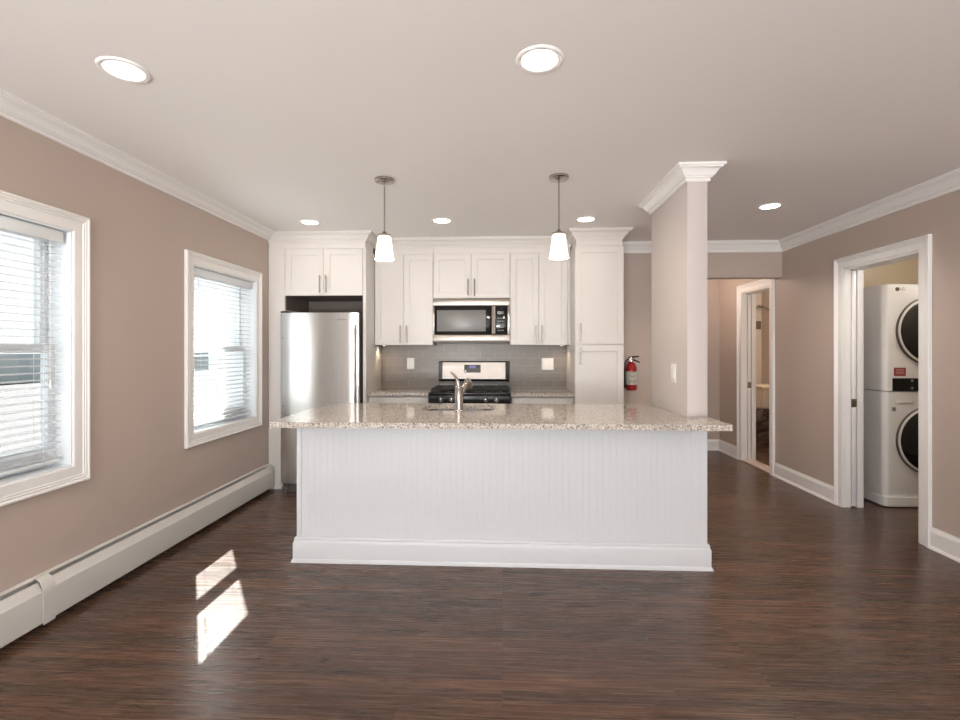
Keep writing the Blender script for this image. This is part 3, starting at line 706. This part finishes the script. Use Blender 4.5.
# ================================================================== LEFT WALL FITTINGS
def blind(k, a, b, label, wand):
    xc = XL-.042; y0, y1 = a+.028, b-.042; zt = WZ1-.013
    t = thing('window_blind', (xc, (a+b)/2, WZ0), label, 'window blind', 'white slatted blinds')
    MB().box(xc-.028, y0-.006, zt-.062, xc+.030, y1+.006, zt-.002, .003).build('headrail', 'vinyl', t)
    s = MB(); z = zt-.082; pit = .0352; ca, sa = math.cos(math.radians(5)), math.sin(math.radians(5))
    zb = WZ0+.05
    while z > zb:
        pr = []
        for q in range(5):
            u = -.023+.046*q/4; h = .0022*(1-(2*q/4-1)**2)
            pr.append((xc+u*ca, z-u*sa+h))
        pr += [(x, zz-.0028) for x, zz in pr[::-1]]
        n = len(pr); A = [s.bm.verts.new((x, y0, zz)) for x, zz in pr]; B = [s.bm.verts.new((x, y1, zz)) for x, zz in pr]
        for e in range(n): s.bm.faces.new((A[e], A[(e+1) % n], B[(e+1) % n], B[e]))
        s.bm.faces.new(A[::-1]); s.bm.faces.new(B); z -= pit
    s.build('slats', 'slat', t)
    MB().box(xc-.019, y0, z+.004, xc+.019, y1, z+.020, .003).build('bottom_rail', 'vinyl', t)
    for f in (.12, .5, .88):
        yy = y0+(y1-y0)*f; c_ = MB()
        for xx in (xc-.025, xc+.025): c_.frustum((xx, yy, z+.02), (xx, yy, zt-.06), .0009, .0009, 6)
        c_.build('ladder_cord', 'white_plastic', t)
    yy = y0+.06
    if wand: MB().frustum((xc+.034, yy, zt-.62), (xc+.034, yy, zt-.05), .0035, .003, 8).build('tilt_wand', 'vinyl', t)
    else:
        MB().frustum((xc+.032, y1-.07, zt-.75), (xc+.032, y1-.07, zt-.05), .0012, .0012, 6).frustum((xc+.032, y1-.07, zt-.79), (xc+.032, y1-.07, zt-.75), .006, .003, 10).build('lift_cord', 'white_plastic', t)
blind(1, *WIN[0], 'white slatted blind with lift cord in the left window nearer the camera', False)
blind(2, *WIN[1], 'white slatted blind with tilt wand in the window beside the refrigerator cabinet', True)
# slab added outside the far jamb to trim the width of the sun beam
struct('sun_block_slab', MB().box(xo-.17, WIN[1][1]+.005, -.6, xo-.002, WIN[1][1]+.30, 3.2, .004), 'ext')
struct('wall_outside_fence', MB().box(-28.2, -25, -.6, -28, 45, 1.1), 'fence')
struct('sun_block_tower', MB().box(-5.85, 6.3, -.6, -4.62, 6.9, 9), 'ext')  # tall block added out of view to keep sun off the near window
# baseboard heater along the left wall
hb = thing('baseboard_heater', (XL, 2.0, 0), 'long off-white baseboard heater along the left wall below the windows', 'heater')
HY0, HY1 = -1.6, 4.485; hx = XL+.001
MB().prism([(hx, .02), (hx+.004, .02), (hx+.004, .226), (hx+.019, .232), (hx+.021, .238), (hx, .244)], 'Y', HY0, HY1).build('back_panel', 'heater', hb)
MB().prism([(hx+.058, .036), (hx+.061, .034), (hx+.064, .172), (hx+.062, .182), (hx+.056, .188), (hx+.054, .185), (hx+.0595, .178), (hx+.061, .170)], 'Y', HY0, HY1).build('front_cover', 'heater', hb)
MB().prism([(hx+.029, .219), (hx+.054, .186), (hx+.056, .188), (hx+.031, .222)], 'Y', HY0, HY1).build('damper', 'heater', hb)
MB().box(hx+.005, HY0+.02, .05, hx+.028, HY1-.02, .205).build('heating_element', 'dark', hb)  # raised dark box also paints in the shade behind the slot
def cover(y, w, name):
    pr = [(hx+.001, .244), (hx+.03, .242), (hx+.052, .225), (hx+.066, .19), (hx+.068, .16), (hx+.066, .025), (hx+.064, .025), (hx+.0635, .16), (hx+.0625, .188), (hx+.049, .221), (hx+.028, .2375), (hx+.001, .2395)]
    if name == 'end_cap': pr = pr[:6]+[(hx+.001, .025)]
    MB().prism(pr, 'Y', y, y+w).build(name, 'heater', hb)
cover(2.18, .062, 'joint_cover'); cover(HY1-.05, .052, 'end_cap')

# ================================================================== SMALL FITTINGS
# switch on the partition
y0, y1 = 3.17, 3.255
sw = thing('light_switch', (PX0, (y0+y1)/2, 1.16), 'white light switch on the side of the tall partition', 'light switch')
MB().box(PX0-.006, y0, 1.105, PX0-.0005, y1, 1.228, .002).build('cover_plate', 'white_plastic', sw)
MB().box(PX0-.010, y0+.026, 1.133, PX0-.006, y1-.026, 1.20, .001).build('rocker', 'white_plastic', sw)
# fire extinguisher
EX, EY = 1.312, YB-.075
fe = thing('fire_extinguisher', (EX, EY, .905), 'red fire extinguisher hung on the back wall beside the pantry', 'fire extinguisher')
MB().lathe([(0, 0), (.045, .002), (.053, .012), (.055, .03), (.055, .205), (.052, .235), (.042, .262), (.026, .283), (.018, .29), (.018, .296), (0, .296)], (EX, EY, .905), 'Z', 36).build('cylinder', 'red', fe)
lb_ = MB().lathe([(.0556, .062), (.0562, .062), (.0562, .195), (.0556, .195)], (EX, EY, .905), 'Z', 36).build('paper_label', 'paper', fe)
for z, h, hw in ((.180, .010, .6), (.160, .004, .7), (.15, .004, .7), (.135, .012, .35), (.115, .004, .7), (.103, .004, .7), (.088, .010, .7), (.074, .004, .7)):
    s_ = MB(); n = 8; A = []
    for q in range(n+1):
        an = -PI/2+hw*(2*q/n-1); A.append((EX+.0566*math.cos(an), EY+.0566*math.sin(an)))
    for p_, q_ in zip(A, A[1:]):
        v = [s_.bm.verts.new((*p_, .905+z)), s_.bm.verts.new((*q_, .905+z)), s_.bm.verts.new((*q_, .905+z+h)), s_.bm.verts.new((*p_, .905+z+h))]; s_.bm.faces.new(v)
    s_.build('printed_line', 'print', lb_)
MB().lathe([(0, 0), (.017, 0), (.017, .03), (.012, .036), (.012, .045), (0, .045)], (EX, EY, 1.20), 'Z', 20).frustum((EX-.016, EY-.016, 1.222), (EX-.016, EY-.03, 1.222), .013, .013, 16).build('valve', 'chrome', fe)
MB().tube([(EX-.025, EY, 1.238), (EX+.0, EY-.002, 1.246), (EX+.045, EY-.004, 1.250), (EX+.078, EY-.004, 1.254)], [.007, .009, .008, .006], 10).build('top_lever', 'black', fe)
MB().tube([(EX+.012, EY, 1.222), (EX+.045, EY-.003, 1.208), (EX+.085, EY-.003, 1.192)], [.008, .0075, .006], 10).build('carry_handle', 'black', fe)
MB().tube([(EX-.012, EY-.004, 1.225), (EX-.04, EY-.008, 1.222), (EX-.062, EY-.008, 1.195), (EX-.067, EY-.006, 1.13), (EX-.067, EY-.002, 1.02), (EX-.066, EY, .93)], [.007, .007, .008, .008, .008, .010], 10).build('hose', 'black', fe)
MB().box(EX-.02, EY+.053, 1.0, EX+.02, YB-.001, 1.2, .002).build('bracket', 'steel_side', fe)

# ------------------------------------------------------------------ laundry tower
wx0, wx1, wyf, wyb, wzt = 3.205, 3.93, 4.222, 4.98, 1.868
wd = thing('washer_dryer_tower', ((wx0+wx1)/2, 4.6, 0), 'white stacked washer and dryer tower inside the laundry closet', 'washer dryer')
def plan(x0, x1, yf, yb, ch):
    out = [(x0, yb), (x0, yf+ch)]
    for k in range(1, 6):
        a = PI/2*k/6; out.append((x0+ch*(1-math.cos(a))*.95, yf+ch*(1-math.sin(a))))
    out += [(x0+ch*.95, yf), (x1-ch*.95, yf), (x1, yf+ch), (x1, yb)]; return out
MB().prism(plan(wx0, wx1, wyf, wyb, .04), 'Z', .975, wzt).build('dryer_body', 'washer', wd)
MB().prism(plan(wx0, wx1, wyf, wyb, .04), 'Z', .075, .968).build('washer_body', 'washer', wd)
MB().prism(plan(wx0-.012, wx1+.012, wyf-.02, wyb, .03), 'Z', .012, .085).build('plinth', 'washer', wd)
cxw = 3.582
for nm, cz in (('dryer_door', 1.478), ('washer_door', .562)):
    dd = MB().lathe([(.291, 0), (.291, .013), (.286, .018), (.281, .013), (.281, 0)], (cxw, wyf, cz), '-Y', 64).build(nm, 'ring', wd)
    MB().lathe([(.2805, .002), (.2805, .014), (.274, .021), (.266, .021), (.2625, .014), (.2625, .002)], (cxw, wyf, cz), '-Y', 64).build('inner_ring', 'washer', dd)
    MB().lathe([(.262, .0), (.262, .019), (.24, .030), (.14, .044), (0, .05)], (cxw, wyf, cz), '-Y', 64).build('door_glass', 'washer_glass', dd)
ctl = MB().prism([(x, y) for x, y in plan(wx0+.03, wx1-.03, wyf-.006, wyf+.08, .055)], 'Z', .975, 1.082).build('control_strip', 'glass_black', wd)
for z in (1.062, 1.0):
    MB().lathe([(0, .0006), (.011, .0006), (.011, 0), (0, 0)], (3.42, wyf-.0065, z), '-Y', 16).build('button', 'print', ctl)
stk = MB().box(3.277, wyf-.0015, 1.10, 3.373, wyf+.001, 1.17).build('red_label', 'red_label', wd)
for z in (1.152, 1.14, 1.128, 1.118): MB().box(3.292, wyf-.0022, z, 3.356, wyf-.0012, z+.006).build('printed_line', 'pink', stk)
hd = MB().box(3.288, wyf-.004, .868, 3.43, wyf+.004, .902, .003).build('detergent_drawer', 'washer', wd)
MB().box(3.296, wyf-.0055, .874, 3.422, wyf-.0035, .886, .001).build('pull', 'white_plastic', hd)
MB().box(3.262, wyf-.002, .806, 3.292, wyf+.001, .838, .0005).build('energy_sticker', 'print', wd)
lettering('lettering', 'LG', .034, (3.345, wyf-.0005, 1.828), 'print', wd)
MB().lathe([(0, .001), (.017, .001), (.017, 0), (0, 0)], (3.305, wyf, 1.828), '-Y', 24).build('round_emblem', 'emblem', wd)

# ------------------------------------------------------------------ bathroom glimpse
tb = thing('bathtub', (3.75, 7.75, 0), 'cream bathtub with veined marble apron seen through the bathroom door', 'bathtub')
MB().box(3.02, 7.402, .44, 4.23, 8.14, .505, .012).build('rim', 'porcelain', tb)
MB().box(3.02, 7.42, 0, 4.23, 7.46, .44).build('apron', 'marble', tb)
va = thing('vanity', (4.0, 6.7, 0), 'wall-hung cream vanity seen through the bathroom door', 'vanity')
MB().box(3.47, 6.66, .785, 4.235, 7.15, .83, .006).build('top', 'porcelain', va)
MB().box(3.50, 6.69, .535, 4.235, 7.13, .785, .004).build('cabinet_body', 'tile_cream', va)
sh = thing('wall_shower', (4.14, 8.05, 2.02), 'dark shower head with thin arm above the bathtub', 'shower head')
MB().lathe([(0, .03), (.015, .03), (.02, .01), (.06, 0), (.06, -.02), (0, -.02)], (4.12, 8.0, 2.01), 'Z', 20).build('head', 'steel_side', sh)
MB().tube([(4.15, 8.0, 2.03), (4.18, 7.95, 2.0), (4.238, 7.85, 1.93)], .010, 10).build('arm', 'nickel', sh)
nc = MB().box(4.08, 8.13, 1.66, 4.22, 8.149, 1.79, .003).build('shower_valve_plate', 'nickel', origin=(4.15, 8.15, 1.72))
tag(nc, 'square grey plate on the shower wall below the shower head', 'shower valve')
